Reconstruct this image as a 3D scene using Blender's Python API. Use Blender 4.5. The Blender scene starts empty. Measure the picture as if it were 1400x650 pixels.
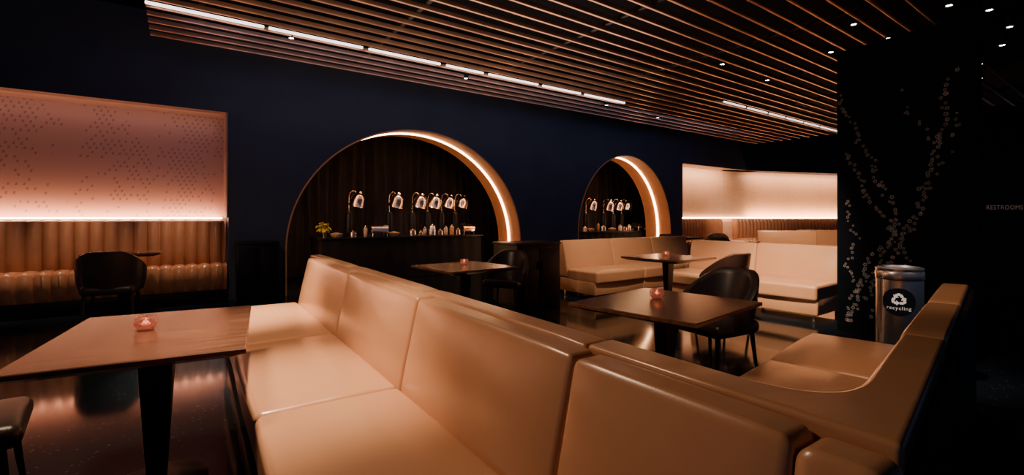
import bpy, math, random
from mathutils import Vector
random.seed(7)
S=bpy.context.scene
COL=S.collection
pi=math.pi
# ------------------------------------------------------------------ materials
def nmat(name):
    m=bpy.data.materials.new(name); m.use_nodes=True
    nt=m.node_tree; b=nt.nodes['Principled BSDF']; return m,nt,b
def pmat(name,c,rough=.5,metal=0,var=.12,scale=6,bump=0,bscale=80,coat=0,spec=.5,wrinkle=0,alpha=None,trans=0,emit=None,es=0):
    m,nt,b=nmat(name); N=nt.nodes; L=nt.links
    tc=N.new('ShaderNodeTexCoord'); nz=N.new('ShaderNodeTexNoise'); nz.inputs['Scale'].default_value=scale
    nz.inputs['Detail'].default_value=4
    L.new(tc.outputs['Object'],nz.inputs['Vector'])
    r=N.new('ShaderNodeValToRGB')
    r.color_ramp.elements[0].position=.3; r.color_ramp.elements[1].position=.7
    r.color_ramp.elements[0].color=tuple(x*(1-var) for x in c)+(1,)
    r.color_ramp.elements[1].color=tuple(min(1,x*(1+var)) for x in c)+(1,)
    L.new(nz.outputs['Fac'],r.inputs['Fac']); L.new(r.outputs['Color'],b.inputs['Base Color'])
    b.inputs['Roughness'].default_value=rough; b.inputs['Metallic'].default_value=metal
    b.inputs['Coat Weight'].default_value=coat; b.inputs['Coat Roughness'].default_value=.22; b.inputs['Specular IOR Level'].default_value=spec
    b.inputs['Transmission Weight'].default_value=trans
    if emit:
        b.inputs['Emission Color'].default_value=emit+(1,); b.inputs['Emission Strength'].default_value=es
    last=None
    if bump:
        n2=N.new('ShaderNodeTexNoise'); n2.inputs['Scale'].default_value=bscale
        L.new(tc.outputs['Object'],n2.inputs['Vector'])
        bp=N.new('ShaderNodeBump'); bp.inputs['Strength'].default_value=bump; bp.inputs['Distance'].default_value=.01
        L.new(n2.outputs['Fac'],bp.inputs['Height']); last=bp
    if wrinkle:
        n3=N.new('ShaderNodeTexNoise'); n3.inputs['Scale'].default_value=2.6; n3.inputs['Detail'].default_value=1.5
        n3.inputs['Distortion'].default_value=.3
        mp=N.new('ShaderNodeMapping'); mp.inputs['Scale'].default_value=(.7,1.3,1)
        L.new(tc.outputs['Object'],mp.inputs['Vector']); L.new(mp.outputs[0],n3.inputs['Vector'])
        b3=N.new('ShaderNodeBump'); b3.inputs['Strength'].default_value=wrinkle; b3.inputs['Distance'].default_value=.04
        L.new(n3.outputs['Fac'],b3.inputs['Height'])
        if last: L.new(last.outputs[0],b3.inputs['Normal'])
        last=b3
    if last: L.new(last.outputs[0],b.inputs['Normal'])
    return m
def emat(name,c,s):
    m=bpy.data.materials.new(name); m.use_nodes=True; nt=m.node_tree; nt.nodes.clear()
    e=nt.nodes.new('ShaderNodeEmission'); o=nt.nodes.new('ShaderNodeOutputMaterial')
    e.inputs[0].default_value=c+(1,); e.inputs[1].default_value=s
    nt.links.new(e.outputs[0],o.inputs[0]); return m
M={}
M['leather']=pmat('tan_leather',(.60,.31,.16),.30,var=.03,scale=2,bump=.03,bscale=220,wrinkle=.5,coat=.4)
M['benchleather']=pmat('bench_leather',(.42,.195,.105),.28,var=.06,bump=.06,bscale=150,coat=.3)
M['darkleather']=pmat('dark_chair_leather',(.026,.018,.018),.34,var=.2,bump=.1,bscale=150)
M['brownleather']=pmat('brown_chair_leather',(.08,.038,.026),.42,var=.2,bump=.1,bscale=150)
M['darkwood']=pmat('dark_brown_wood',(.03,.016,.013),.4,var=.3,scale=3)
M['black']=pmat('black_metal',(.01,.01,.012),.4,metal=.3)
M['blackpanel']=pmat('black_panel',(.006,.008,.012),.35,spec=.25)
M['pillar']=pmat('matte_black_pillar',(.0035,.005,.008),.6,spec=.06)
M['sofashade']=pmat('sofa_back_shade',(.008,.008,.011),.5,spec=.2)  # black colour stands in for shade on the unlit outer sofa backs
M['navy']=pmat('navy_wall_paint',(.036,.052,.098),.6,var=.15,scale=1.5,bump=.05,bscale=60)
M['ceil']=pmat('black_ceiling_paint',(.004,.005,.008),.8,spec=.1)
M['copper']=pmat('polished_copper',(.93,.74,.56),.22,metal=1,var=.05)
M['slat']=pmat('copper_slat',(.62,.37,.25),.28,metal=.7,var=.2,scale=2)
M['slatblack']=pmat('slat_carrier',(.01,.01,.012),.6)
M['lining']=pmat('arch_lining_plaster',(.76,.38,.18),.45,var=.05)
M['nichetrim']=pmat('niche_reveal_paint',(.36,.25,.24),.5,var=.05)
M['steel']=pmat('brushed_steel',(.90,.83,.78),.26,metal=1,var=.05,scale=10)
M['white']=pmat('white_print',(.8,.78,.75),.5,var=.02,emit=(.8,.75,.7),es=.06)  # print carries a slight glow of its own, though it is no lamp
M['vine']=pmat('vine_print',(.38,.35,.36),.6,var=.35,scale=4)
M['sign']=pmat('bronze_lettering',(.55,.36,.27),.5,var=.05,emit=(.55,.33,.25),es=.12)  # faint glow put into the letters; no lamp behind them
M['curtain']=pmat('dark_curtain',(.020,.014,.014),.9,var=.3,scale=3)
M['counter']=pmat('counter_black_cloth',(.008,.008,.011),.7,spec=.2)
M['glass']=pmat('pink_votive_glass',(.95,.50,.44),.06,var=.06,trans=.8,emit=(1,.3,.18),es=.04)
M['flame']=emat('candle_flame',(1,.5,.2),6)
M['wax']=pmat('wax',(.85,.7,.6),.5)
M['green']=pmat('green_leaf',(.30,.44,.10),.5,var=.3)
M['yellow']=pmat('yellow_petal',(.70,.58,.12),.5,var=.2)
M['food']=pmat('warm_food',(.5,.25,.1),.5,var=.5,scale=30)
M['ceramic']=pmat('ceramic',(.6,.5,.45),.25,var=.05)
M['led_arch']=emat('arch_led',(1,.50,.24),23)
M['led_niche']=emat('niche_led',(1,.54,.30),28)
M['led_ceil']=emat('ceiling_led',(1,.80,.74),3.5)
M['led_ceil2']=emat('ceiling_led_dim',(1,.78,.70),2.2)
M['bulb']=emat('downlight_lens',(1,.8,.7),30)
M['lampglow']=emat('heat_lamp_bulb',(1,.6,.35),6)
def wood():
    m,nt,b=nmat('walnut_tabletop'); N=nt.nodes; L=nt.links
    tc=N.new('ShaderNodeTexCoord'); mp=N.new('ShaderNodeMapping'); mp.inputs['Scale'].default_value=(2,12,6)
    nz=N.new('ShaderNodeTexNoise'); nz.inputs['Scale'].default_value=1.6; nz.inputs['Detail'].default_value=6; nz.inputs['Distortion'].default_value=.8
    r=N.new('ShaderNodeValToRGB'); e=r.color_ramp.elements
    e[0].position=.30; e[0].color=(.10,.043,.023,1); e[1].position=.72; e[1].color=(.20,.09,.048,1)
    L.new(tc.outputs['Object'],mp.inputs[0]); L.new(mp.outputs[0],nz.inputs[0]); L.new(nz.outputs['Fac'],r.inputs[0])
    L.new(r.outputs[0],b.inputs['Base Color']); b.inputs['Roughness'].default_value=.26
    b.inputs['Coat Weight'].default_value=.3; b.inputs['Coat Roughness'].default_value=.15
    return m
M['wood']=wood()
def floorm():
    m,nt,b=nmat('dark_polished_terrazzo'); N=nt.nodes; L=nt.links
    tc=N.new('ShaderNodeTexCoord'); v=N.new('ShaderNodeTexVoronoi'); v.inputs['Scale'].default_value=30
    L.new(tc.outputs['Object'],v.inputs['Vector'])
    lt=N.new('ShaderNodeMath'); lt.operation='LESS_THAN'; lt.inputs[1].default_value=.19; L.new(v.outputs['Distance'],lt.inputs[0])
    sp=N.new('ShaderNodeSeparateColor'); L.new(v.outputs['Color'],sp.inputs[0])
    g=N.new('ShaderNodeMath'); g.operation='GREATER_THAN'; g.inputs[1].default_value=.65; L.new(sp.outputs[0],g.inputs[0])
    mu=N.new('ShaderNodeMath'); mu.operation='MULTIPLY'; L.new(lt.outputs[0],mu.inputs[0]); L.new(g.outputs[0],mu.inputs[1])
    nz=N.new('ShaderNodeTexNoise'); nz.inputs['Scale'].default_value=1.2; L.new(tc.outputs['Object'],nz.inputs['Vector'])
    r=N.new('ShaderNodeValToRGB'); r.color_ramp.elements[0].color=(.004,.007,.010,1); r.color_ramp.elements[1].color=(.010,.015,.021,1)
    L.new(nz.outputs['Fac'],r.inputs[0])
    mx=N.new('ShaderNodeMix'); mx.data_type='RGBA'; L.new(mu.outputs[0],mx.inputs[0]); L.new(r.outputs[0],mx.inputs[6]); mx.inputs[7].default_value=(.06,.065,.078,1)
    L.new(mx.outputs[2],b.inputs['Base Color'])
    rr=N.new('ShaderNodeMapRange'); rr.inputs[3].default_value=.05; rr.inputs[4].default_value=.13; L.new(nz.outputs['Fac'],rr.inputs[0]); L.new(rr.outputs[0],b.inputs['Roughness'])
    b.inputs['IOR'].default_value=1.36
    return m
M['floor']=floorm()
def panelm(name,base,dens,scl=.062):
    m,nt,b=nmat(name); N=nt.nodes; L=nt.links
    tc=N.new('ShaderNodeTexCoord'); sx=N.new('ShaderNodeSeparateXYZ'); L.new(tc.outputs['Object'],sx.inputs[0])
    def mt(op,a,b2=None):
        n=N.new('ShaderNodeMath'); n.operation=op
        for i,x in enumerate((a,b2)):
            if x is None: continue
            if isinstance(x,(int,float)): n.inputs[i].default_value=x
            else: L.new(x,n.inputs[i])
        return n.outputs[0]
    x=sx.outputs[0]; z=sx.outputs[2]
    c=scl
    zz=mt('DIVIDE',z,c); row=mt('FLOOR',zz); fz=mt('SUBTRACT',mt('FRACT',zz),.5)
    xx=mt('ADD',mt('DIVIDE',x,c*1.25),mt('MULTIPLY',row,.37)); fx=mt('SUBTRACT',mt('FRACT',xx),.5)
    inx=mt('LESS_THAN',mt('ABSOLUTE',fx),.17)
    t1=mt('MULTIPLY',inx,mt('LESS_THAN',mt('ABSOLUTE',mt('SUBTRACT',fz,.2)),.05))
    t2=mt('MULTIPLY',inx,mt('LESS_THAN',mt('ABSOLUTE',mt('ADD',fz,.2)),.05))
    dg=mt('MULTIPLY',mt('LESS_THAN',mt('ABSOLUTE',mt('SUBTRACT',fx,mt('MULTIPLY',fz,.7))),.07),mt('LESS_THAN',mt('ABSOLUTE',fz),.22))
    g=mt('MAXIMUM',mt('MAXIMUM',t1,t2),dg)
    nz=N.new('ShaderNodeTexNoise'); nz.inputs['Scale'].default_value=.7; nz.inputs['Detail'].default_value=3
    mp=N.new('ShaderNodeMapping'); mp.inputs['Rotation'].default_value=(0,.8,0); mp.inputs['Scale'].default_value=(1.9,1,.5); mp.inputs['Location'].default_value=(.4,0,.3)
    L.new(tc.outputs['Object'],mp.inputs[0]); L.new(mp.outputs[0],nz.inputs['Vector'])
    mask2=N.new('ShaderNodeMapRange'); mask2.inputs[1].default_value=.44; mask2.inputs[2].default_value=.66; L.new(nz.outputs['Fac'],mask2.inputs[0])
    wn=N.new('ShaderNodeTexWhiteNoise'); wn.noise_dimensions='2D'; cb=N.new('ShaderNodeCombineXYZ')
    L.new(mt('FLOOR',xx),cb.inputs[0]); L.new(row,cb.inputs[1]); L.new(cb.outputs[0],wn.inputs['Vector'])
    rnd=mt('LESS_THAN',wn.outputs['Value'],mt('MULTIPLY',mask2.outputs[0],1.1))
    f=mt('MULTIPLY',mt('MULTIPLY',g,rnd),dens)
    mx=N.new('ShaderNodeMix'); mx.data_type='RGBA'; L.new(f,mx.inputs[0]); mx.inputs[6].default_value=base+(1,); mx.inputs[7].default_value=(.05,.04,.09,1)
    L.new(mx.outputs[2],b.inputs['Base Color']); b.inputs['Roughness'].default_value=.42
    return m
M['panel']=panelm('printed_niche_panel',(.45,.32,.38),.7)
M['panel2']=panelm('printed_far_niche_panel',(.66,.45,.31),.45,.09)
# ------------------------------------------------------------------ geometry helpers
def merge(*parts):
    V=[];F=[]
    for v,f in parts:
        o=len(V); V+=list(v); F+=[tuple(i+o for i in q) for q in f]
    return V,F
def xf(vf,dx=0,dy=0,dz=0,rz=0,rx=0,sc=1):
    v,f=vf; out=[]
    for x,y,z in v:
        x*=sc;y*=sc;z*=sc
        y,z=y*math.cos(rx)-z*math.sin(rx), y*math.sin(rx)+z*math.cos(rx)
        x,y=x*math.cos(rz)-y*math.sin(rz), x*math.sin(rz)+y*math.cos(rz)
        out.append((x+dx,y+dy,z+dz))
    return out,f
def rb(sx,sy,sz,r=.02,seg=3,n=1,cx=0,cy=0,cz=0,deform=None):
    H=(sx/2,sy/2,sz/2); r=min(r,min(H)*.98)
    def ax(h):
        a=[-h+r*k/seg for k in range(seg+1)]; b=[h-r*k/seg for k in range(seg,-1,-1)]
        mid=[-(h-r)+2*(h-r)*k/(n+1) for k in range(1,n+1)]
        return a+mid+b
    A=[ax(h) for h in H]; V=[];F=[];D={}
    def vid(p):
        k=tuple(round(c,6) for c in p)
        if k in D: return D[k]
        q=[max(-(H[i]-r),min(H[i]-r,p[i])) for i in range(3)]
        d=Vector([p[i]-q[i] for i in range(3)]); d=d.normalized()*r
        o=[q[i]+d[i] for i in range(3)]
        if deform: o=deform(*o)
        V.append((o[0]+cx,o[1]+cy,o[2]+cz)); D[k]=len(V)-1; return D[k]
    for axn in range(3):
        u=(axn+1)%3; w=(axn+2)%3
        for sg in (-1,1):
            for i in range(len(A[u])-1):
                for j in range(len(A[w])-1):
                    q=[]
                    for (a,b) in ((i,j),(i+1,j),(i+1,j+1),(i,j+1)):
                        p=[0,0,0]; p[axn]=sg*H[axn]; p[u]=A[u][a]; p[w]=A[w][b]; q.append(vid(p))
                    if sg<0: q.reverse()
                    F.append(tuple(q))
    return V,F
def lathe(prof,seg=24,cap=True):
    V=[];F=[]
    for r,z in prof:
        for k in range(seg):
            a=2*pi*k/seg; V.append((r*math.cos(a),r*math.sin(a),z))
    for i in range(len(prof)-1):
        for k in range(seg):
            k2=(k+1)%seg; F.append((i*seg+k,i*seg+k2,(i+1)*seg+k2,(i+1)*seg+k))
    if cap:
        F.append(tuple(range(seg-1,-1,-1))); F.append(tuple((len(prof)-1)*seg+k for k in range(seg)))
    return V,F
def tube(pts,rad,seg=8):
    V=[];F=[]; n=len(pts)
    for i,p in enumerate(pts):
        p=Vector(p); a=Vector(pts[max(0,i-1)]); b=Vector(pts[min(n-1,i+1)]); t=(b-a).normalized()
        up=Vector((0,0,1)) if abs(t.z)<.9 else Vector((1,0,0))
        s=t.cross(up).normalized(); u=s.cross(t)
        rr=rad[i] if isinstance(rad,(list,tuple)) else rad
        for k in range(seg):
            an=2*pi*k/seg; q=p+s*math.cos(an)*rr+u*math.sin(an)*rr; V.append(tuple(q))
    for i in range(n-1):
        for k in range(seg):
            k2=(k+1)%seg; F.append((i*seg+k,i*seg+k2,(i+1)*seg+k2,(i+1)*seg+k))
    F.append(tuple(range(seg-1,-1,-1))); F.append(tuple((n-1)*seg+k for k in range(seg)))
    return V,F
def mk(name,vf,mat,parent=None,loc=(0,0,0),rz=0,smooth=True,label=None,cat=None,group=None,kind=None,bevel=0):
    me=bpy.data.meshes.new(name); me.from_pydata([tuple(v) for v in vf[0]],[],vf[1]); me.validate(); me.update()
    if mat: me.materials.append(mat)
    if smooth:
        for p in me.polygons: p.use_smooth=True
        try: me.set_sharp_from_angle(angle=math.radians(42))
        except Exception: pass
    o=bpy.data.objects.new(name,me); COL.objects.link(o); o.location=loc; o.rotation_euler=(0,0,rz)
    if bevel:
        b=o.modifiers.new('bevel','BEVEL'); b.width=bevel; b.segments=4; b.limit_method='ANGLE'; b.angle_limit=math.radians(50)
    if parent: o.parent=parent
    if label: o['label']=label
    if cat: o['category']=cat
    if group: o['group']=group
    if kind: o['kind']=kind
    return o
def root(name,label,cat,loc,rz=0,group=None):
    o=bpy.data.objects.new(name,None); o.empty_display_size=.1; COL.objects.link(o); o.location=loc; o.rotation_euler=(0,0,rz)
    o['label']=label; o['category']=cat
    if group: o['group']=group
    return o
def dup(r,loc,rz,label=None,scale=None):
    n=r.copy(); COL.objects.link(n); n.location=loc; n.rotation_euler=(0,0,rz)
    if label: n['label']=label
    if scale: n.scale=(scale,)*3
    def rec(src,dst):
        for c in src.children:
            k=c.copy(); COL.objects.link(k); k.parent=dst; rec(c,k)
    rec(r,n); return n
def face(fx,fy): return math.atan2(fx,-fy)   # rotation so that local -y looks along (fx,fy)
# ------------------------------------------------------------------ room
P0=Vector((-3.78,7.8)); D=Vector((.8147,.5799)); NB=Vector((-.5799,.8147)); WR=math.atan2(D.y,D.x)
def W(t,off,z=0):
    p=P0+D*t+NB*off; return (p.x,p.y,z)
def struct(name,vf,mat,**k): return mk(name,vf,mat,kind='structure',**k)
struct('floor',([(-14,-5,0),(20,-5,0),(20,24,0),(-14,24,0)],[(0,1,2,3)]),M['floor'])
struct('ceiling',([(-14,-5,4.3),(-14,24,4.3),(20,24,4.3),(20,-5,4.3)],[(0,1,2,3)]),M['ceil'])
ZT=2.95; NL=-.81; NR=10.96
arches=[dict(c=2.44,rx=2.44,zc=.75,rz=2.27),dict(c=8.52,rx=1.87,zc=.9,rz=2.1)]
V=[];F=[]
def arcts(a): return [a['c']-a['rx']*math.cos(pi*k/56) for k in range(57)]
seq=[]
seq.append((-9,ZT,NL,ZT)); seq.append((NL,0,0,0))
for a in arches:
    tt=arcts(a)
    for i in range(56):
        def h(t):
            u=(t-a['c'])/a['rx']; return a['zc']+a['rz']*math.sqrt(max(0,1-u*u))
        seq.append((tt[i],h(tt[i]),tt[i+1],h(tt[i+1])))
    if a is arches[0]: seq.append((4.88,0,6.65,0))
seq.append((10.39,0,NR,0)); seq.append((NR,ZT,15.4,ZT))
for t0,z0,t1,z1 in seq:
    o=len(V); V+=[W(t0,0,z0),W(t1,0,z1),W(t1,0,4.3),W(t0,0,4.3)]; F.append((o,o+1,o+2,o+3))
RD=.6
def quad(a,b,c,d):
    o=len(V); V.extend([a,b,c,d]); F.append((o,o+1,o+2,o+3))
quad(W(NL,0,0),W(NL,RD,0),W(NL,RD,ZT),W(NL,0,ZT))
quad(W(NR,0,0),W(NR,RD,0),W(NR,RD,ZT),W(NR,0,ZT))
struct('wall_back',(V,F),M['navy'],smooth=False)
V=[];F=[]
quad(W(-9,0,ZT),W(NL,0,ZT),W(NL,RD,ZT),W(-9,RD,ZT)); quad(W(NR,0,ZT),W(15.4,0,ZT),W(15.4,RD+2,ZT),W(NR,RD,ZT))
struct('trim_1',(V,F),M['nichetrim'],smooth=False)
struct('trim_2',merge(rb(.02,RD,1.65,.004,1,0,cx=0,cy=RD/2,cz=ZT-.825)),M['nichetrim'],loc=W(NL-.015,0,0),rz=WR)
struct('trim_3',merge(rb(.02,RD,1.65,.004,1,0,cx=0,cy=RD/2,cz=ZT-.825)),M['nichetrim'],loc=W(NR+.015,0,0),rz=WR)
def panel(name,a,b,z0,z1,mat='panel'):
    a=Vector(a[:2]); b=Vector(b[:2]); L=(b-a).length; rz=math.atan2((b-a).y,(b-a).x)
    return struct(name,([(0,0,z0),(L,0,z0),(L,0,z1),(0,0,z1)],[(0,1,2,3)]),M[mat],loc=(a.x,a.y,0),rz=rz,smooth=False)
panel('wall_niche_left',W(-9,RD),W(NL,RD),0,ZT)
CA=W(14.2,RD); CB=(14.2,18.8,0)
panel('wall_niche_right',W(NR,RD),CA,0,ZT,'panel2')
panel('wall_niche_far',CA,CB,0,ZT,'panel2')
struct('wall_far',([(CA[0]-.3,CA[1]-.5,ZT),(CB[0],CB[1]-.7,ZT),(CB[0],CB[1]-.7,4.3),(CA[0]-.3,CA[1]-.5,4.3),
      (CB[0],CB[1],ZT),(CA[0],CA[1],ZT)],[(0,1,2,3),(0,5,4,1)]),M['navy'],smooth=False)
struct('wall_right',([(7.3,9.2,0),(16,9.2,0),(16,9.2,3.5),(7.3,9.2,3.5)],[(0,1,2,3)]),M['blackpanel'],smooth=False)
struct('wall_buffet_back',([W(-1,3.2,0),W(13,3.2,0),W(13,3.2,4.3),W(-1,3.2,4.3)],[(0,1,2,3)]),M['ceil'],smooth=False)
def arch_path(a,n=64,dr=0):
    pts=[(a['c']-a['rx']-dr,0.0),(a['c']-a['rx']-dr,a['zc']*.5)]
    for k in range(n+1):
        an=pi-pi*k/n; pts.append((a['c']+(a['rx']+dr)*math.cos(an),a['zc']+(a['rz']+dr)*math.sin(an)))
    pts+=[(a['c']+a['rx']+dr,a['zc']*.5),(a['c']+a['rx']+dr,0.0)]
    return pts
def ribbon(p1,o1,p2,o2):
    V=[];F=[]
    for (t,z),(t2,z2) in zip(p1,p2): V+= [W(t,o1,z),W(t2,o2,z2)]
    for i in range(len(p1)-1): F.append((2*i,2*i+1,2*i+3,2*i+2))
    return V,F
for i,a in enumerate(arches):
    p=arch_path(a); q=arch_path(a,dr=-.025)
    struct('trim_%d'%(4+i),merge(ribbon(p,-.012,p,.9),ribbon(p,-.012,q,-.012),ribbon(q,-.012,q,.02)),M['lining'])
    e=arch_path(a,dr=-.02)
    led=merge(ribbon(e,.42,e,.48),ribbon(p,.42,e,.42),ribbon(p,.48,e,.48))
    mk('arch_led_strip',led,M['led_arch'],label='glowing warm LED strip set in the lining of the round arch',cat='light',group='arch light strips')
def led(name,a,b,z,h,mat,lab,dy=-.06):
    a=Vector(a[:2]); b=Vector(b[:2]); L=(b-a).length; rz=math.atan2((b-a).y,(b-a).x)
    mk(name,rb(L,.03,h,.004,1,0,cx=L/2,cy=dy),mat,loc=(a.x,a.y,z),rz=rz,label=lab,cat='light',group='niche light strips')
led('niche_led_strip',W(-8.9,RD),W(NL-.05,RD),1.295,.022,M['led_niche'],'warm LED strip along the ledge under the printed panel')
led('niche_led_strip',W(NR+.05,RD),CA,1.30,.03,M['led_niche'],'warm LED strip along the ledge in the far corner niche')
led('niche_led_strip',CA,CB,1.30,.03,M['led_niche'],'warm LED strip along the ledge in the far corner niche')
# pillar
PA=Vector((3.75,5.4)); PD=Vector((.447,-.894)); PN=Vector((.894,.447)); PH=3.2
pl=1.21
pv=[PA,PA+PD*pl,PA+PD*pl+PN*.10,PA+PN*.10]
struct('wall_pillar',([(p.x,p.y,0) for p in pv]+[(p.x,p.y,PH) for p in pv],[(0,1,5,4),(1,2,6,5),(2,3,7,6),(3,0,4,7),(4,5,6,7)]),M['pillar'],smooth=False)
def flower(s,z,r,rot):
    V=[];F=[]; N_=30; w=r*.16
    for j in range(N_):
        b=2*pi*j/N_; rr=r*(.62+.38*abs(math.cos(2.5*b)))
        for k in(-1,1): V.append((s+(rr+k*w)*math.cos(b+rot),z+(rr+k*w)*math.sin(b+rot)))
    for j in range(N_):
        j2=(j+1)%N_; F.append((2*j,2*j2,2*j2+1,2*j+1))
    o=len(V)
    for j in range(5): V.append((s+r*.2*math.cos(2*pi*j/5),z+r*.2*math.sin(2*pi*j/5)))
    F.append(tuple(range(o,o+5)))
    return V,F
strands=[[(.03,2.75),(.044,2.62),(.232,2.18),(.443,1.675),(.576,1.285),(.51,1.05),(.34,.885),(.159,.30),(.1,.1)],
 [(1.03,2.7),(1.01,2.55),(.938,2.07),(.823,1.58),(.672,1.135),(.41,.655),(.1,.12)],
 [(.1,2.03),(.36,1.46),(.6,1.1),(.68,.8),(.5,.5),(.35,.2)],
 [(.6,2.6),(.8,2.2),(.9,1.8),(.78,1.4),(.6,1.0)],
 [(1.1,2.3),(1.0,1.9),(.92,1.75)],[(.62,1.3),(.45,.85),(.3,.62),(.12,.55)],
 [(.08,1.5),(.2,1.1),(.12,.7),(.25,.4)]]
vv=[];ff=[]
def addf(fv,f2):
    o=len(vv)
    for s,z in fv:
        q=PA+PD*s-PN*.004; vv.append((q.x,q.y,z))
    ff.extend([tuple(i2+o for i2 in q) for q in f2])
for si,st in enumerate(strands):
    for i in range(len(st)-1):
        a=Vector(st[i]); b=Vector(st[i+1]); n=max(1,int((b-a).length/.040))
        for k in range(n):
            c=a.lerp(b,k/n); c.x+=.02*math.sin(c.y*14+si)
            if si in(3,4) and random.random()<.5: continue
            for rep in range(2 if random.random()<.2 else 1):
                p=c+Vector((random.uniform(-.034,.034),random.uniform(-.02,.02)))
                if not .03<p.x<pl-.03 or p.y<.04: continue
                addf(*flower(p.x,p.y,random.uniform(.011,.018)*(1 if si<3 else .85),random.random()*6))
mk('vine_decal',(vv,ff),M['vine'],smooth=False,label='pale blossom vine pattern printed on the black pillar',cat='wall decal',kind='stuff')
def textmesh(body,size):
    cu=bpy.data.curves.new('t','FONT'); cu.body=body; cu.size=size; cu.align_x='CENTER'; cu.align_y='CENTER'; cu.extrude=0; cu.space_character=1.12
    o=bpy.data.objects.new('t',cu); COL.objects.link(o); bpy.context.view_layer.update()
    me=bpy.data.meshes.new_from_object(o.evaluated_get(bpy.context.evaluated_depsgraph_get()))
    V=[tuple(v.co) for v in me.vertices]; F=[tuple(p.vertices) for p in me.polygons]
    bpy.data.objects.remove(o); bpy.data.meshes.remove(me); return V,F
tv,tf=textmesh('RESTROOMS',.118)
mk('restrooms_sign',([(x,0,y) for x,y,z in tv],tf),M['sign'],loc=(9.66,9.18,1.5),smooth=False,label='small bronze RESTROOMS lettering on dark wall',cat='sign')
# ------------------------------------------------------------------ slat ceiling
E0=Vector((-4.5,5.82)); SN=-NB
first=None; NS=25; SP=.24
for k in range(NS):
    s=k*SP; p=E0+SN*s
    if first is None:
        L=14.8
        first=mk('ceiling_slat',rb(L,.032,.05,.004,1,0,cx=L/2),M['slat'],loc=(p.x,p.y,3.60),rz=WR,label='long narrow copper-brown slat of the suspended ceiling',cat='ceiling slat',group='ceiling slats')
    else:
        o=first.copy(); COL.objects.link(o); o.location=(p.x,p.y,3.60)
for k in range(8):
    u=.5+k*2.0; p=E0+D*u
    o=mk('slat_carrier',rb(.05,6.0,.05,.005,1,0,cy=-2.95),M['slatblack'],loc=(p.x,p.y,3.652),rz=WR,label='black carrier rail holding the ceiling slats',cat='ceiling rail',group='slat carrier rails')
def cled(s,segs,mat):
    for u0,u1 in segs:
        p=E0+SN*s+D*u0
        mk('linear_ceiling_light',rb(u1-u0,.028,.03,.004,1,0,cx=(u1-u0)/2),mat,loc=(p.x,p.y,3.58),rz=WR,label='slim white linear light fitted between ceiling slats',cat='ceiling light',group='linear ceiling lights')
cled(SP*4.5,[(.0,1.12),(1.17,2.3),(2.38,3.45),(3.55,4.2),(4.3,5.3),(5.4,6.3),(6.4,7.5)],M['led_ceil'])
cled(SP*9.5,[(9.0,9.8),(9.9,10.7),(10.8,11.5),(11.6,12.4),(12.5,13.3),(13.4,14.4)],M['led_ceil2'])
dl=[(4.66,4.99),(5.9,5.55),(6.43,6.14),(4.0,5.48),(4.36,6.4),(4.75,5.9),(5.2,5.1),(5.35,6.3),(3.1,6.9),(-2.78,5.9),(-.75,7.6),(6.9,8.0),(4.2,7.7),(1.9,9.4),(3.3,10.6),(6.9,6.9),(7.6,7.6)]
r0=None
for x,y in dl:
    if r0 is None:
        r0=root('ceiling_downlight','small round black recessed downlight glowing warm','downlight',(x,y,3.56),group='ceiling downlights')
        mk('housing',lathe([(.045,.12),(.045,0),(.036,0),(.03,.03)],20,False),M['black'],r0)
        mk('lens',lathe([(.0005,.006),(.026,.005)],20,False),M['bulb'],r0)
    else: dup(r0,(x,y,3.56),0)
# ------------------------------------------------------------------ sofas
def sofa(cx,cy,fx,fy,w,D_=.82,bt=.22,top=.9,label='',leg=True,group='sofa sections',sh=.46,shadeback=False,rad=.03,lean=.12,soft=1):
    r=root('sofa_section',label,'sofa',(cx,cy,0),face(fx,fy),group)
    yf=-D_/2; yb=D_/2; g=.001; sd=D_-bt
    mk('base',rb(w-g*2,D_-.03,.22,.02,2,0,cy=.0,cz=.19),M['leather'],r)
    def cr(x,y,z):
        u=2*x/w; v=2*y/(sd+.04)
        if z>0: z+=.028*(1-u*u)*(1-v*v)
        if y<0: y-=.012*(1-u*u)
        return x,y,z
    mk('seat_cushion',rb(w-g*2,sd+.04,.19,.035,4,7,cy=yf+(sd+.04)/2-.02,cz=sh-.10,deform=cr),M['leather'],r)
    hz=(top-.30)/2
    def bk(x,y,z):
        u=2*x/w; t=min(1,max(0,(z+hz)/(2*hz)))
        h=bt/2; k=(h-y)/bt
        y2=h-(h-y)*(1-lean*t**1.1/bt) - soft*k*.02*(1-u**4)*math.sin(pi*t)
        c=max(0,abs(u)-(1-.12/w))/(.12/w)
        if z>0: z-=.010*soft*c*c*t
        return x,y2,z
    mk('backrest',rb(w-g*2,bt,2*hz,rad,4,9,cy=yb-bt/2,cz=.30+hz,deform=bk),M['leather'],r)
    if shadeback: mk('back_shade',rb(w-.004,.03,top-.06,.01,2,0,cy=yb+.016,cz=(top-.05)/2+.03),M['sofashade'],r,label='black sheet standing in for shade on the outer back')  # shade painted as a black sheet over the outer back
    if leg:
        for sx in(-1,1):
            for y in (yf+.08,yb-.08):
                mk('leg',rb(.03,.03,.09,.004,1,0,cx=sx*(w/2-.07),cy=y,cz=.045),M['copper'],r,label='short square metal leg')
    return r
a=Vector((.56,-.83)).normalized(); n=Vector((.83,.56)).normalized(); C0=Vector((-.586,2.345))
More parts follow.
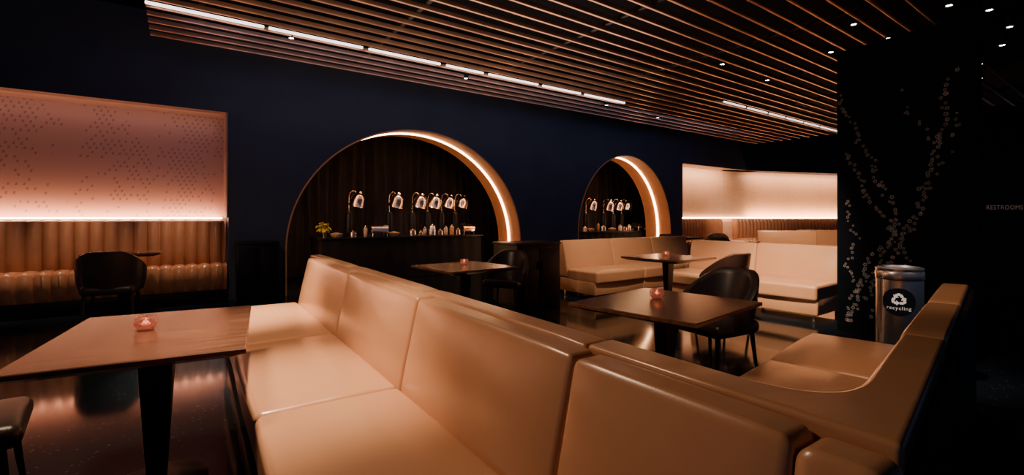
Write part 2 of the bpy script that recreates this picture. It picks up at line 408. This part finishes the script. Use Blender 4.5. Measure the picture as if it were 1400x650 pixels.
for s0,s1,tp,lab in [(-2.85,-1.31,.892,'tan leather banquette section at the far end of the long row'),(-1.31,0,.89,'tan leather banquette section in the long back-to-back row'),
   (0,1.2,.885,'wide tan leather banquette section with creased seat'),(1.2,1.83,.88,'tan leather banquette section near the corner of the row'),(1.83,1.98,.87,'narrow rounded tan leather end section of the long row')]:
    c=C0+a*((s0+s1)/2)+n*(.22-.41)
    sm=(s1-s0)<.3
    sofa(c.x,c.y,-n.x,-n.y,s1-s0,top=tp,label=lab,group='long front banquette',leg=not sm,lean=.12,soft=.3 if sm else 1,rad=.035 if sm else .026)
for s0,s1 in [(-3.3,-1.75),(-1.75,-.18),(-.18,1.15)]:
    c=C0+a*((s0+s1)/2)+n*(.222+.40)
    sofa(c.x,c.y,n.x,n.y,s1-s0,D_=.80,bt=.20,top=.892,label='tan leather banquette section backing onto the long row',group='rear banquette',rad=.02,lean=.09)
# corner section
CC=Vector((.70,.92)); kd=Vector((.719,.695)).normalized(); kn=Vector((-.695,.719)).normalized()
cr=root('corner_sofa_section','tan leather corner section joining two banquette rows','sofa',(CC.x,CC.y,0),0,'rear banquette')
def L2(p): return (p.x-CC.x,p.y-CC.y)
def isect(p,u,q,v):
    den=u.x*v.y-u.y*v.x; w=q-p; t=(w.x*v.y-w.y*v.x)/den; return p+u*t
def loft(rings):
    m=len(rings[0][0]); V=[]; 
    for poly,z in rings: V+=[(x,y,z) for x,y in poly]
    F=[tuple(range(m-1,-1,-1)),tuple(range((len(rings)-1)*m,len(rings)*m))]
    for k in range(len(rings)-1):
        F+=[(k*m+i,k*m+(i+1)%m,(k+1)*m+(i+1)%m,(k+1)*m+i) for i in range(m)]
    return V,F
def prism(poly,z0,z1): return loft([(poly,z0),(poly,z1)])
K1=1.0
def cpoly(ti,round_=0):
    o1=C0+n*.224; i1=C0+n*(.224+ti); o2=CC-kn*.06; i2=CC+kn*(-.06+ti)
    q1=isect(o1,a,o2,kd); q2=isect(i1,a,i2,kd)
    p1=o1+a*1.151; p2=i1+a*1.151; r1=o2+kd*(K1-.001); r2=i2+kd*(K1-.001)
    arc=[]; A0=q2+kd*round_; B0=q2-a*round_
    for k in range(9):
        t=k/8; arc.append(A0*(1-t)**2+q2*2*t*(1-t)+B0*t*t)
    return [p1,q1,r1,r2]+arc+[p2]
PB=cpoly(.20,.30); PT=cpoly(.115,.24)
mk('backrest',loft([([L2(p) for p in PB],.30),([L2(p) for p in PT],.892)]),M['leather'],cr,bevel=.014)
mk('base',prism([L2(p) for p in PB],.08,.30),M['leather'],cr)
q1=PB[1]; r1=PB[2]
t0=L2(q1); L=(r1-q1).length
mk('back_shade',rb(L,.02,.82,.006,2,0,cx=L/2,cy=-.012,cz=.43),M['sofashade'],cr,loc=(t0[0],t0[1],0),rz=math.atan2(kd.y,kd.x),label='black sheet standing in for shade on the outer back')  # same painted shade along the corner's outer side
sA=C0+a*1.16+n*1.0; sB=CC+kd*.99+kn*.75
poly=[L2(p) for p in [PB[-1]]+PB[-2:3:-1]+[PB[3],sB,sA]]
mk('seat_cushion',prism(poly,.1,.46),M['leather'],cr,bevel=.012)
for k0,k1,lab in [(1.0,1.92,'tan leather sofa section on the short side of the corner seating'),(1.92,2.86,'tan leather end sofa section beside the steel recycling bin')]:
    c=CC+kd*((k0+k1)/2)+kn*(.35)
    sofa(c.x,c.y,kn.x,kn.y,k1-k0,D_=.82,bt=.22,top=.895,label=lab,group='side banquette',shadeback=True,lean=.10,rad=.022)
# row 1, row 2
B=Vector((.8,7.95)); d=Vector((.8147,.5799)); nn=Vector((.5799,-.8147))
for i in range(3):
    c=B+d*(1.15*(i+.5))+nn*.43
    sofa(c.x,c.y,nn.x,nn.y,1.15,D_=.86,bt=.22,top=.92,label='tan leather sofa section facing the small tables below the arch wall',group='lounge sofa row')
R2=Vector((3.75,5.75)); a2=Vector((-.6,.8)); b2=Vector((.8,.6))
for i in range(2):
    c=R2+a2*(1.1*(i+.5))+b2*.45
    sofa(c.x,c.y,-b2.x,-b2.y,1.1,D_=.90,bt=.24,top=.92,label='pale tan leather sofa section next to the black pillar' if i==0 else 'tan leather sofa section behind the round-backed chair',group='pillar sofa row')
for (x,y,w) in [(6.75,11.4,1.3),(8.05,11.9,1.3)]:
    sofa(x,y,-.35,-.94,w,top=.98,label='distant tan leather sofa section in the far dining area',group='far sofa sections')
# ------------------------------------------------------------------ channel tufted benches
def bench(a_,b_,label,dep=.62,sz=.55,top=1.27,pitch=.16):
    a_=Vector(a_[:2]); b_=Vector(b_[:2]); L=(b_-a_).length; rz=math.atan2((b_-a_).y,(b_-a_).x)
    r=root('channel_tufted_bench',label,'bench',(a_.x,a_.y,0),rz,'channel tufted benches')
    nx=int(L/pitch)*12
    V=[];F=[]
    prof=[(-.10,sz-.08,.6),(-.14,sz,.9),(-.155,sz+.2,1),(-.15,top-.12,1),(-.13,top-.03,.7),(-.08,top,.15),(-.0,top,.0)]
    for i in range(nx+1):
        x=L*i/nx; b=abs(math.sin(pi*x/pitch))**.45
        for y,z,k in prof: V.append((x,y-.09*b*k,z+(.015*b*k if z>top-.05 else 0)))
    m=len(prof)
    for i in range(nx):
        for j in range(m-1): F.append((i*m+j,(i+1)*m+j,(i+1)*m+j+1,i*m+j+1))
    F.append(tuple(range(m))); F.append(tuple(nx*m+j for j in range(m-1,-1,-1)))
    mk('backrest',(V,F),M['benchleather'],r)
    V=[];F=[]
    p2=[(-.12,sz-.03,.2),(-.2,sz,.8),(-.4,sz+.01,1),(-dep+.03,sz,1),(-dep,sz-.03,1),(-dep-.01,sz-.2,1),(-dep+.03,.2,.3),(-dep+.06,.18,0),(-.1,.18,0)]
    m=len(p2)
    for i in range(nx+1):
        x=L*i/nx; b=abs(math.sin(pi*x/pitch))**.45
        for y,z,k in p2: V.append((x,y-(.06*b*k if y<-dep+.1 else 0),z+(.04*b*k if z>sz-.04 else 0)))
    for i in range(nx):
        for j in range(m-1): F.append((i*m+j,i*m+j+1,(i+1)*m+j+1,(i+1)*m+j))
    F.append(tuple(range(m))); F.append(tuple(nx*m+j for j in range(m-1,-1,-1)))
    mk('seat_cushion',(V,F),M['benchleather'],r)
    mk('plinth',rb(L-.02,dep-.14,.18,.005,1,0,cx=L/2,cy=-dep/2-.02,cz=.09),M['blackpanel'],r)
bench(W(-6.0,RD-.08),W(NL-.03,RD-.08),'brown leather channel tufted bench built into the lit niche')
q=Vector(CA[:2]); bench(W(NR+.04,RD-.08),W(13.7,RD-.08),'tan channel tufted bench below the far glowing niche')
dd=(Vector(CB[:2])-q).normalized(); dn=Vector((dd.y,-dd.x))
pa=q+dd*.3+dn*.1; pb=q+dd*5.2+dn*.1; bench((pa.x,pa.y),(pb.x,pb.y),'tan channel tufted bench along the far corner wall')
# ------------------------------------------------------------------ tables
def table(cx,cy,rz,sx,sy,z=.75,label=''):
    r=root('dining_table',label,'table',(cx,cy,0),rz,'dining tables')
    def ring(ix,zz): return [(-sx/2+ix,-sy/2+ix,zz),(sx/2-ix,-sy/2+ix,zz),(sx/2-ix,sy/2-ix,zz),(-sx/2+ix,sy/2-ix,zz)]
    rings=[ring(.075,z-.05),ring(.0,z-.022),ring(0,z-.004),ring(.004,z)]
    V=sum(rings,[]); F=[(3,2,1,0),(12,13,14,15)]
    for i in range(3):
        for k in range(4): F.append((i*4+k,i*4+(k+1)%4,(i+1)*4+(k+1)%4,(i+1)*4+k))
    mk('tabletop',(V,F),M['wood'],r,smooth=False)
    def col(x,y,zz):
        t=(zz+.33)/.66; k=.5+.5*t; return x*k,y*k,zz
    mk('pedestal',rb(.15,.10,.66,.008,1,6,cz=.36,deform=col),M['black'],r)
    mk('top_plate',rb(.3,.3,.02,.004,1,0,cz=z-.06),M['black'],r)
    mk('foot',lathe([(.20,0),(.21,.008),(.20,.018),(.06,.035)],32),M['black'],r)
    return r
LT=math.atan2(.47,.88)
table(-1.725,2.275,LT,.78,1.10,label='square walnut pedestal table beside the long leather banquette')
table(1.0,3.05,math.atan2(.68,.73),.93,.86,label='walnut pedestal table with a lit votive in the corner seating')
table(-.55,5.35,math.atan2(.62,.78),.88,.88,label='walnut pedestal table near the buffet arch')
table(2.2,6.6,math.atan2(.6,.8),.92,.92,label='small walnut pedestal table in front of the lounge sofas')
table(-5.15,6.2,WR,.8,.6,z=.84,label='dark pedestal table in front of the tufted bench')
table(5.3,11.2,.3,.8,.8,label='distant dark pedestal table')
table(4.9,13.4,.3,.8,.8,label='distant dark pedestal table')
# ------------------------------------------------------------------ votives
def votive(x,y,z,label):
    r=root('votive_candle_holder',label,'candle',(x,y,z),0,'votive candles'); r.scale=(.98,)*3
    V=[];F=[]; seg=14; prof=[(.028,0),(.040,.012),(.047,.028),(.046,.045),(.040,.060),(.036,.066),(.032,.066),(.034,.05),(.036,.03),(.03,.012),(.001,.010)]
    for i,(rr,zz) in enumerate(prof):
        for k in range(seg):
            b=1+(.09 if (k+i)%2 and i<5 else 0); an=2*pi*k/seg; V.append((rr*b*math.cos(an),rr*b*math.sin(an),zz))
    for i in range(len(prof)-1):
        for k in range(seg):
            k2=(k+1)%seg; p=(i*seg+k,i*seg+k2,(i+1)*seg+k2,(i+1)*seg+k)
            if i<4:
                if (k+i)%2: F+=[(p[0],p[1],p[2]),(p[0],p[2],p[3])]
                else: F+=[(p[0],p[1],p[3]),(p[1],p[2],p[3])]
            else: F.append(p)
    F.append(tuple(range(seg-1,-1,-1)))
    mk('glass_cup',(V,F),M['glass'],r,smooth=False)
    mk('candle',lathe([(.024,.011),(.024,.028),(.02,.03)],16),M['wax'],r)
    mk('flame',lathe([(.001,.031),(.006,.037),(.004,.046),(.0008,.055)],10),M['flame'],r)
vl='faceted pink glass votive candle holder on the walnut table'
votive(-1.80,2.30,.75,vl)
votive(.99,3.20,.75,vl); votive(-.56,5.5,.75,vl); votive(2.22,6.75,.75,vl)
# ------------------------------------------------------------------ chairs
def chair(mat,label):
    r=root('dining_chair',label,'chair',(0,0,0),0,'dining chairs')
    def cs(x,y,z):
        k=1-.12*max(0,y)/.24
        u=x/.25; v=y/.25
        if z>0: z+=.02*(1-u*u)*(1-v*v)
        return x*k,y,z
    mk('seat',rb(.50,.50,.10,.045,4,5,cz=.44,deform=cs),mat,r)
    V=[];F=[];na=40; nz=10
    for i in range(na+1):
        thd=-106+212*i/na; th=math.radians(thd); c=abs(thd)/106
        zt=.84-.27*max(0,(c-.25)/.75)**1.4
        zb=.41+.05*(1-c)
        th_k=(.055 if c<.9 else .055*(1-(c-.9)*3))
        ring=[]
        for j in range(nz+1):
            t=j/nz; ring.append((t,+.5))
        top=[(1.0+.03*math.sin(pi*k/4),.5*math.cos(pi*k/4)) for k in range(1,4)]
        ring+=top
        for j in range(nz,-1,-1):
            t=j/nz; ring.append((t,-.5))
        for t,o in ring:
            z=zb+(zt-zb)*t; tt=min(1,t)
            rad=.225+.035*tt+o*th_k*(1+.25*math.sin(pi*tt))
            V.append((rad*1.06*math.sin(th),(rad+.04*tt)*math.cos(th),z))
    m=len(ring)
    for i in range(na):
        for j in range(m):
            j2=(j+1)%m; F.append((i*m+j,i*m+j2,(i+1)*m+j2,(i+1)*m+j))
    F.append(tuple(range(m-1,-1,-1))); F.append(tuple(na*m+j for j in range(m)))
    mk('backrest',(V,F),mat,r)
    for sx in(-1,1):
        for sy in(-1,1):
            mk('leg',tube([(sx*.19,sy*.18,.41),(sx*.205,sy*.20,.2),(sx*.22,sy*.225,0)],[.017,.014,.009],10),M['black'],r)
    return r
ch=chair(M['darkleather'],'dark leather dining chair with curved wraparound back')
def put(o,x,y,fx,fy,s=1): o.location=(x,y,0); o.rotation_euler=(0,0,face(fx,fy)); o.scale=(s,)*3
put(ch,1.60,3.72,-.90,-.44,1.04)
dup(ch,(-.08,6.25,0),face(-.35,-.93),'dark curved-back dining chair behind the table by the buffet',1.0)
dup(ch,(-4.70,5.50,0),face(-.5,.86),'dark curved-back dining chair facing the tufted bench',1.08)
dup(ch,(-2.30,1.90,0),face(.75,.66),'dark curved-back dining chair drawn up to the walnut table',.95)
ch2=chair(M['brownleather'],'brown leather curved-back dining chair at the lounge table')
put(ch2,2.62,5.85,-.45,.9,1.03)
dup(ch2,(4.65,10.5,0),face(.5,.8),'distant brown curved-back dining chair')
dup(ch2,(5.5,12.6,0),face(-.5,-.8),'distant brown curved-back dining chair')
dup(ch2,(4.3,12.7,0),face(.5,.6),'distant brown curved-back dining chair')
# ------------------------------------------------------------------ cabinets
def cabinet(name,label,cat,c,rz,w,dp,h,mat,topmat):
    r=root(name,label,cat,(c[0],c[1],0),rz)
    mk('body',rb(w,dp,h-.08,.008,2,0,cz=(h-.08)/2+.05),mat,r)
    mk('plinth',rb(w-.06,dp-.06,.05,.004,1,0,cz=.025),M['black'],r)
    mk('worktop',rb(w+.03,dp+.03,.035,.006,2,0,cz=h-.015),topmat,r)
    for s in(-1,1):
        dr=mk('door',rb(w/2-.03,.018,h-.18,.006,2,0,cx=s*w/4,cy=-dp/2-.009,cz=h/2),mat,r)
        mk('handle',rb(.012,.02,.12,.004,1,0,cx=s*.035,cy=-dp/2-.03,cz=h*.65),M['black'],dr)
cabinet('waste_cabinet','black two-door waste cabinet against the navy wall','cabinet',W(-.44,-.26)[:2],WR,.56,.40,.93,M['blackpanel'],M['black'])
cabinet('service_console','dark wood service console at the end of the lounge sofa','cabinet',(.22,7.15),math.atan2(.58,.815),.8,.62,.93,M['darkwood'],M['darkwood'])
# ------------------------------------------------------------------ buffet
def buffet(t0,t1,label):
    L=t1-t0; p=W(t0,1.0)
    r=root('buffet_counter',label,'counter',p,WR,'buffet counters')
    def ripple(x,y,z): return x,y+(.008*math.sin(x*22) if y<0 else 0),z
    mk('skirted_body',rb(L-.06,.76,.86,.01,1,int(L*20),cx=L/2,cy=.41,cz=.43,deform=ripple),M['counter'],r)
    mk('worktop',rb(L,.84,.04,.01,2,0,cx=L/2,cy=.41,cz=.88),M['blackpanel'],r)
buffet(.75,4.5,'long black skirted buffet counter inside the large arch')
buffet(7.7,11.0,'black skirted buffet counter inside the smaller arch')
def hlamp():
    r=root('heat_lamp','silver-copper bell-shaded heat lamp on a black stand','heat lamp',(0,0,.9),0,'buffet heat lamps')
    mk('base',merge(lathe([(.11,0),(.11,.02),(.05,.05),(.04,.06)],24),lathe([(.06,.05),(.085,.07),(.085,.44),(.06,.52),(.02,.54)],20)),M['black'],r)
    mk('arm',tube([(0,0,.5),(0,0,.70),(0,.0,.84),(0,-.02,.92),(0,-.06,.965),(0,-.11,.98),(0,-.15,.95),(0,-.165,.90)],.014,10),M['copper'],r)
    b=lathe([(.012,.14),(.024,.13),(.032,.11),(.055,.10),(.082,.06),(.094,.01),(.105,-.07),(.115,-.085),(.11,-.085),(.098,-.065),(.08,.01),(.066,.05),(.02,.085)],28,False)
    sh=mk('shade',xf(b,0,-.19,.77,rx=.3,sc=1.5),M['copper'],r)
    mk('bulb',xf(lathe([(.001,-.02),(.035,-.01),(.045,.02),(.03,.05),(.015,.07)],16),0,-.19,.76,rx=.3,sc=1.2),M['lampglow'],sh)
    return r
hl=None
for t,ry in [(1.50,.9),(2.38,.7),(2.93,.8),(3.31,.7),(3.67,.9),(4.03,1.0),(8.45,.8),(9.20,.3),(9.62,.7),(10.0,.9)]:
    p=W(t,1.55,.9); rz=WR+ry
    if hl is None: hl=hlamp(); hl.location=p; hl.rotation_euler=(0,0,rz)
    else: dup(hl,p,rz)
def dish(t,off,w=.36):
    r=root('chafing_dish','copper roll-top chafing dish on the buffet','chafing dish',W(t,off,.902),WR,'chafing dishes')
    mk('pan',rb(w,.26,.06,.015,2,0,cz=.11),M['steel'],r)
    V=[];F=[]; 
    for i in range(13):
        an=pi*i/12
        for x in(-w/2,w/2): V.append((x,.13*math.cos(an),.14+.11*math.sin(an)))
    for i in range(12): F.append((2*i,2*i+1,2*i+3,2*i+2))
    F.append(tuple(range(0,26,2))); F.append(tuple(range(25,0,-2)))
    lid=mk('lid',(V,F),M['copper'],r)
    mk('handle',tube([(-.05,-.1,.22),(-.05,-.14,.24),(.05,-.14,.24),(.05,-.1,.22)],.007,8),M['black'],lid)
    for sx in(-1,1):
        for sy in (-1,1): mk('leg',tube([(sx*(w/2-.03),sy*.1,.09),(sx*(w/2-.02),sy*.11,0)],.008,8),M['steel'],r)
for t in [2.0,10.4]: dish(t,1.18)
dish(4.15,1.17,.3)
def jar(t,off,h,rr,mat,label,name='serving_jar'):
    r=root(name,label,'jar',W(t,off,.9),0,'buffet jars')
    mk('body',lathe([(rr*.8,0),(rr,.01),(rr,h*.7),(rr*.8,h*.78)],20),mat,r)
    mk('lid',lathe([(rr*.82,h*.78),(rr*.85,h*.84),(rr*.3,h*.9),(rr*.2,h),(.001,h)],20),M['copper'],r)
for t,off,h,rr,m in [(1.72,1.15,.24,.04,'ceramic'),(1.48,1.2,.14,.075,'steel'),(2.75,1.12,.16,.08,'steel'),(2.93,1.1,.12,.05,'copper'),(3.05,1.14,.2,.04,'ceramic'),(3.22,1.12,.26,.085,'steel'),(3.42,1.12,.14,.07,'copper'),(3.58,1.15,.22,.045,'ceramic'),(3.72,1.12,.24,.05,'food'),(3.88,1.12,.16,.06,'steel'),(8.02,1.15,.16,.06,'ceramic'),(8.55,1.15,.24,.04,'food'),(8.75,1.15,.18,.08,'steel'),(9.5,1.15,.2,.06,'ceramic'),(9.7,1.15,.14,.07,'copper'),(9.9,1.15,.2,.07,'steel')]:
    jar(t,off,h,rr,M[m],'small lidded serving jar on the buffet')
def bowl(t,off,rr=.13):
    r=root('serving_bowl','shallow ceramic bowl of food on the buffet','bowl',W(t,off,.9),0,'buffet bowls')
    mk('bowl',lathe([(rr*.4,0),(rr*.8,.03),(rr,.08),(rr*.95,.08),(rr*.7,.04),(.001,.03)],24,False),M['ceramic'],r)
    mk('food',lathe([(rr*.85,.065),(rr*.6,.09),(rr*.2,.105),(.001,.107)],18,False),M['food'],r)
for t in (1.15,2.35,8.3,9.2,10.8): bowl(t,1.2)
def plant(t,off,s=1,fl=False):
    r=root('flower_arrangement' if fl else 'potted_plant','small bunch of yellow flowers in a copper pot' if fl else 'small leafy green plant in a copper pot on the buffet','flowers' if fl else 'plant',W(t,off,.9),0,'buffet plants')
    mk('pot',lathe([(.045,0),(.065,.09),(.06,.09),(.05,.07)],20),M['copper'],r)
    V=[];F=[];V2=[];F2=[]
    for k in range(60):
        an=random.random()*2*pi; el=random.uniform(.3,1.4); l=random.uniform(.09,.2)*s; w=.025
        dr=Vector((math.cos(an)*math.cos(el),math.sin(an)*math.cos(el),math.sin(el))); sd=Vector((-math.sin(an),math.cos(an),0))
        b0=Vector((0,0,.08)); o=len(V)
        V+=[tuple(b0),tuple(b0+dr*l*.6+sd*w),tuple(b0+dr*l+Vector((0,0,-.02))),tuple(b0+dr*l*.6-sd*w)]; F.append((o,o+1,o+2,o+3))
        if fl and k%2==0:
            c=b0+dr*l; o=len(V2); u=dr.cross(sd)
            for j in range(10):
                q=2*pi*j/10; rr=.045 if j%2==0 else .025
                V2.append(tuple(c+sd*rr*math.cos(q)+u*rr*math.sin(q)))
            V2.append(tuple(c-dr*.02))
            for j in range(10): F2.append((o+j,o+(j+1)%10,o+10))
    mk('foliage',(V,F),M['green'],r,smooth=False)
    if fl: mk('blossoms',(V2,F2),M['yellow'],r,smooth=False)
plant(.98,1.5,1.2,True); plant(4.36,1.72,1.3); plant(10.65,1.6,1.1)
def curtain(t0,t1,off,label,amp=.08,wl=.26,z1=3.6):
    L=t1-t0; nx=int(L/wl*16); V=[];F=[]; nz=6
    for i in range(nx+1):
        x=L*i/nx; y=amp*math.sin(2*pi*x/wl+1.6*math.sin(x*2.3)+.8*math.sin(x*5.1))+amp*.9*math.sin(2*pi*x/(wl*2.7)+1)
        for j in range(nz+1): V.append((x+.03*math.sin(j*.9+x*3),y*(.8+.2*math.sin(j*1.3+x)),.02+(z1-.02)*j/nz))
    m=nz+1
    for i in range(nx):
        for j in range(nz): F.append((i*m+j,(i+1)*m+j,(i+1)*m+j+1,i*m+j+1))
    mk('pleated_curtain',(V,F),M['curtain'],loc=W(t0,off),rz=WR,label=label,cat='curtain',group='buffet curtains')
curtain(-1.5,6.2,2.3,'floor-length dark pleated curtain behind the large buffet arch')
curtain(6.3,13.2,2.3,'floor-length dark pleated curtain behind the smaller arch')
# ------------------------------------------------------------------ recycling bin
bx,by=3.26,3.94; R=.158; H=.89
br=root('recycling_bin','round brushed steel recycling bin with black recycling sticker','bin',(bx,by,0),0)
mk('body',lathe([(R*.97,0),(R,.01),(R,H-.10)],64),M['steel'],br)
mk('base_ring',lathe([(R+.006,0),(R+.006,.035),(R,.04)],48,False),M['black'],br)
mk('lid',lathe([(R+.003,H-.105),(R+.006,H-.10),(R+.006,H-.045),(R+.002,H-.035),(R-.02,H-.03),(R-.03,H-.05),(R-.06,H-.06)],64,False),M['steel'],br)
mk('opening_liner',lathe([(R-.03,H-.055),(R-.06,H-.2),(.001,H-.2)],40,False),M['black'],br,label='black inner liner')
mk('lid_rim',lathe([(R+.001,H-.03),(R+.004,H-.012),(R-.015,H),(R-.03,H-.015),(R-.028,H-.03)],64,False),M['steel'],br,label='polished raised rim')
ang0=math.atan2(-by,-bx)-.02
def oncyl(pts,zc,extra):
    return [((R+extra)*math.cos(ang0+u/R),(R+extra)*math.sin(ang0+u/R),zc+v) for u,v in pts]
rs=.114; nseg=40; ZS=.61
pts=[(0,0)]; F=[]; rings=6
for i in range(1,rings+1):
    for k in range(nseg): pts.append((rs*i/rings*math.cos(2*pi*k/nseg),rs*i/rings*math.sin(2*pi*k/nseg)))
for k in range(nseg): F.append((0,1+k,1+(k+1)%nseg))
for i in range(rings-1):
    for k in range(nseg): F.append((1+i*nseg+k,1+(i+1)*nseg+k,1+(i+1)*nseg+(k+1)%nseg,1+i*nseg+(k+1)%nseg))
st=mk('sticker',(oncyl(pts,ZS,.0015),F),M['pillar'],br,label='round black sticker with white recycling mark')
V=[];F=[]
def band(p,q,w,head):
    p=Vector(p);q=Vector(q);t=(q-p).normalized();s=Vector((-t.y,t.x)); o=len(V)
    V.extend([p-s*w,p+s*w,q+s*w,q-s*w]); F.append((o,o+1,o+2,o+3))
    if head:
        o=len(V); V.extend([q-s*w*2.1,q+s*w*2.1,q+t*w*2.4]); F.append((o,o+1,o+2))
rt=.058
tri=[Vector((rt*math.cos(pi/2+2*pi*k/3),rt*math.sin(pi/2+2*pi*k/3)+.022)) for k in range(3)]
for k in range(3):
    A_=tri[k]; B_=tri[(k+1)%3]; C_=tri[(k+2)%3]
    p1=A_.lerp(B_,.56); p2=A_.lerp(B_,.80); p3=B_.lerp(C_,.20); p4=B_.lerp(C_,.34)
    band(p1,p2,.010,False); band(p2,p3,.010,False); band(p3,p4,.010,True)
mk('recycling_symbol',(oncyl([(v.x,v.y) for v in V],ZS,.003),F),M['white'],st,smooth=False)
tv,tf=textmesh('recycling',.040)
mk('recycling_text',(oncyl([(x,y-.050) for x,y,z in tv],ZS,.003),tf),M['white'],st,smooth=False)
# ------------------------------------------------------------------ lights
def area(name,loc,size,power,col,aim=None,sy=None):
    l=bpy.data.lights.new(name,'AREA'); l.energy=power; l.color=col; l.size=size
    if sy: l.shape='RECTANGLE'; l.size_y=sy
    o=bpy.data.objects.new(name,l); COL.objects.link(o); o.location=loc
    if aim is not None: o.rotation_euler=Vector(aim).to_track_quat('-Z','Y').to_euler()
    return o
def spot(name,loc,target,power,col,ang=70,blend=1,rad=.06):
    l=bpy.data.lights.new(name,'SPOT'); l.energy=power; l.color=col; l.spot_size=math.radians(ang); l.spot_blend=blend; l.shadow_soft_size=rad
    o=bpy.data.objects.new(name,l); COL.objects.link(o); o.location=loc
    o.rotation_euler=(Vector(target)-Vector(loc)).to_track_quat('-Z','Y').to_euler(); return o
warm=(1,.66,.43); pale=(1,.73,.52)
area('warm_overhead',(-2.4,2.5,3.2),.5,68,warm,(0.35,.08,-1))
spot('lounge_spot',(1.9,4.6,3.5),(3.5,6.4,.4),1600,pale,44)
spot('lounge_spot_2',(1.8,6.0,3.5),(1.9,8.2,.4),520,pale,56)
spot('corner_spot',(1.6,2.4,3.5),(2.2,3.1,.5),125,warm,54)
spot('far_spot',(6.0,9.5,3.5),(7.2,12,.4),600,warm,60)
spot('far_bench_fill',(6.8,13.4,3.2),(8.0,16.0,.6),420,warm,60)  # added fill, no fixture: brightens the dark far bench
spot('row_spot',(-2.55,3.9,3.5),(-2.35,4.1,.4),1900,pale,36)
spot('seat_spot',(-1.3,2.4,3.5),(-1.05,2.3,.45),760,pale,36)
spot('table_spot',(-1.5,2.9,3.5),(-1.65,2.25,.75),200,(1,.60,.38),28)
spot('buffet_spot',W(2.6,.6,2.85),W(3.0,1.5,1.1),95,warm,62)
spot('buffet_spot_2',W(9.2,.6,2.8),W(9.2,1.5,1.1),95,warm,62)
spot('bin_fill',(2.0,3.9,3.3),(3.2,3.94,.6),420,(1,.82,.72),26)  # added pair without fixtures, brightens the steel and gives it streaks
spot('bin_fill_2',(3.9,2.3,3.3),(3.3,3.9,.6),420,(1,.82,.72),22)
for i,t in enumerate((-1.4,-2.5,-3.6)):
    spot('bench_spot_%d'%i,W(t,-.55,3.45),W(t-.1,.05,.55),330,(1,.66,.44),34)
nb3=Vector((NB.x,NB.y,0))
area('niche_top_graze',W(-3.6,.20,2.90),5.4,4.5,(1,.46,.26),nb3*1.0+Vector((0,0,-.35)),.04)
area('niche_bottom_graze',W(-3.6,RD-.15,1.315),5.4,46,(1,.37,.12),nb3*1.0+Vector((0,0,.40)),.03)
area('far_niche_graze',W(12.6,.1,2.85),3.0,46,(1,.54,.30),nb3*.8+Vector((0,0,-.8)),.08)
fc=(Vector(CA[:2])+Vector(CB[:2]))/2+dn*.4
area('far_niche_graze_2',(fc.x,fc.y,2.85),5.0,60,(1,.54,.30),(-dn.x*.6,-dn.y*.6,-.9),.08)
area('far_niche_low',(fc.x-dn.x*.2,fc.y-dn.y*.2,1.33),5.0,100,(1,.48,.22),(-dn.x*.8,-dn.y*.8,.7),.04)
area('wall_fill',W(5.0,-2.2,3.45),13,15,(.45,.54,1),nb3*1.0+Vector((0,0,-.45)),.3)  # added blue fill without a fixture, lifts the navy wall
area('slat_fill',(-.2,6.0,2.55),6,78,(1,.68,.50),(0,0,1),1.6).rotation_euler=(pi,0,WR)  # added unseen fill from below, brightens the slat undersides
w=bpy.data.worlds.new('world'); S.world=w; w.use_nodes=True
bg=w.node_tree.nodes['Background']; bg.inputs[0].default_value=(.11,.17,.34,1); bg.inputs[1].default_value=.16
# ------------------------------------------------------------------ camera
cd=bpy.data.cameras.new('camera'); cd.sensor_width=36; cd.lens=640/1400*36; cd.shift_y=-27/1400; cd.clip_start=.05
co=bpy.data.objects.new('camera',cd); COL.objects.link(co); co.location=(0,0,1.3); co.rotation_euler=(pi/2,0,0)
S.camera=co
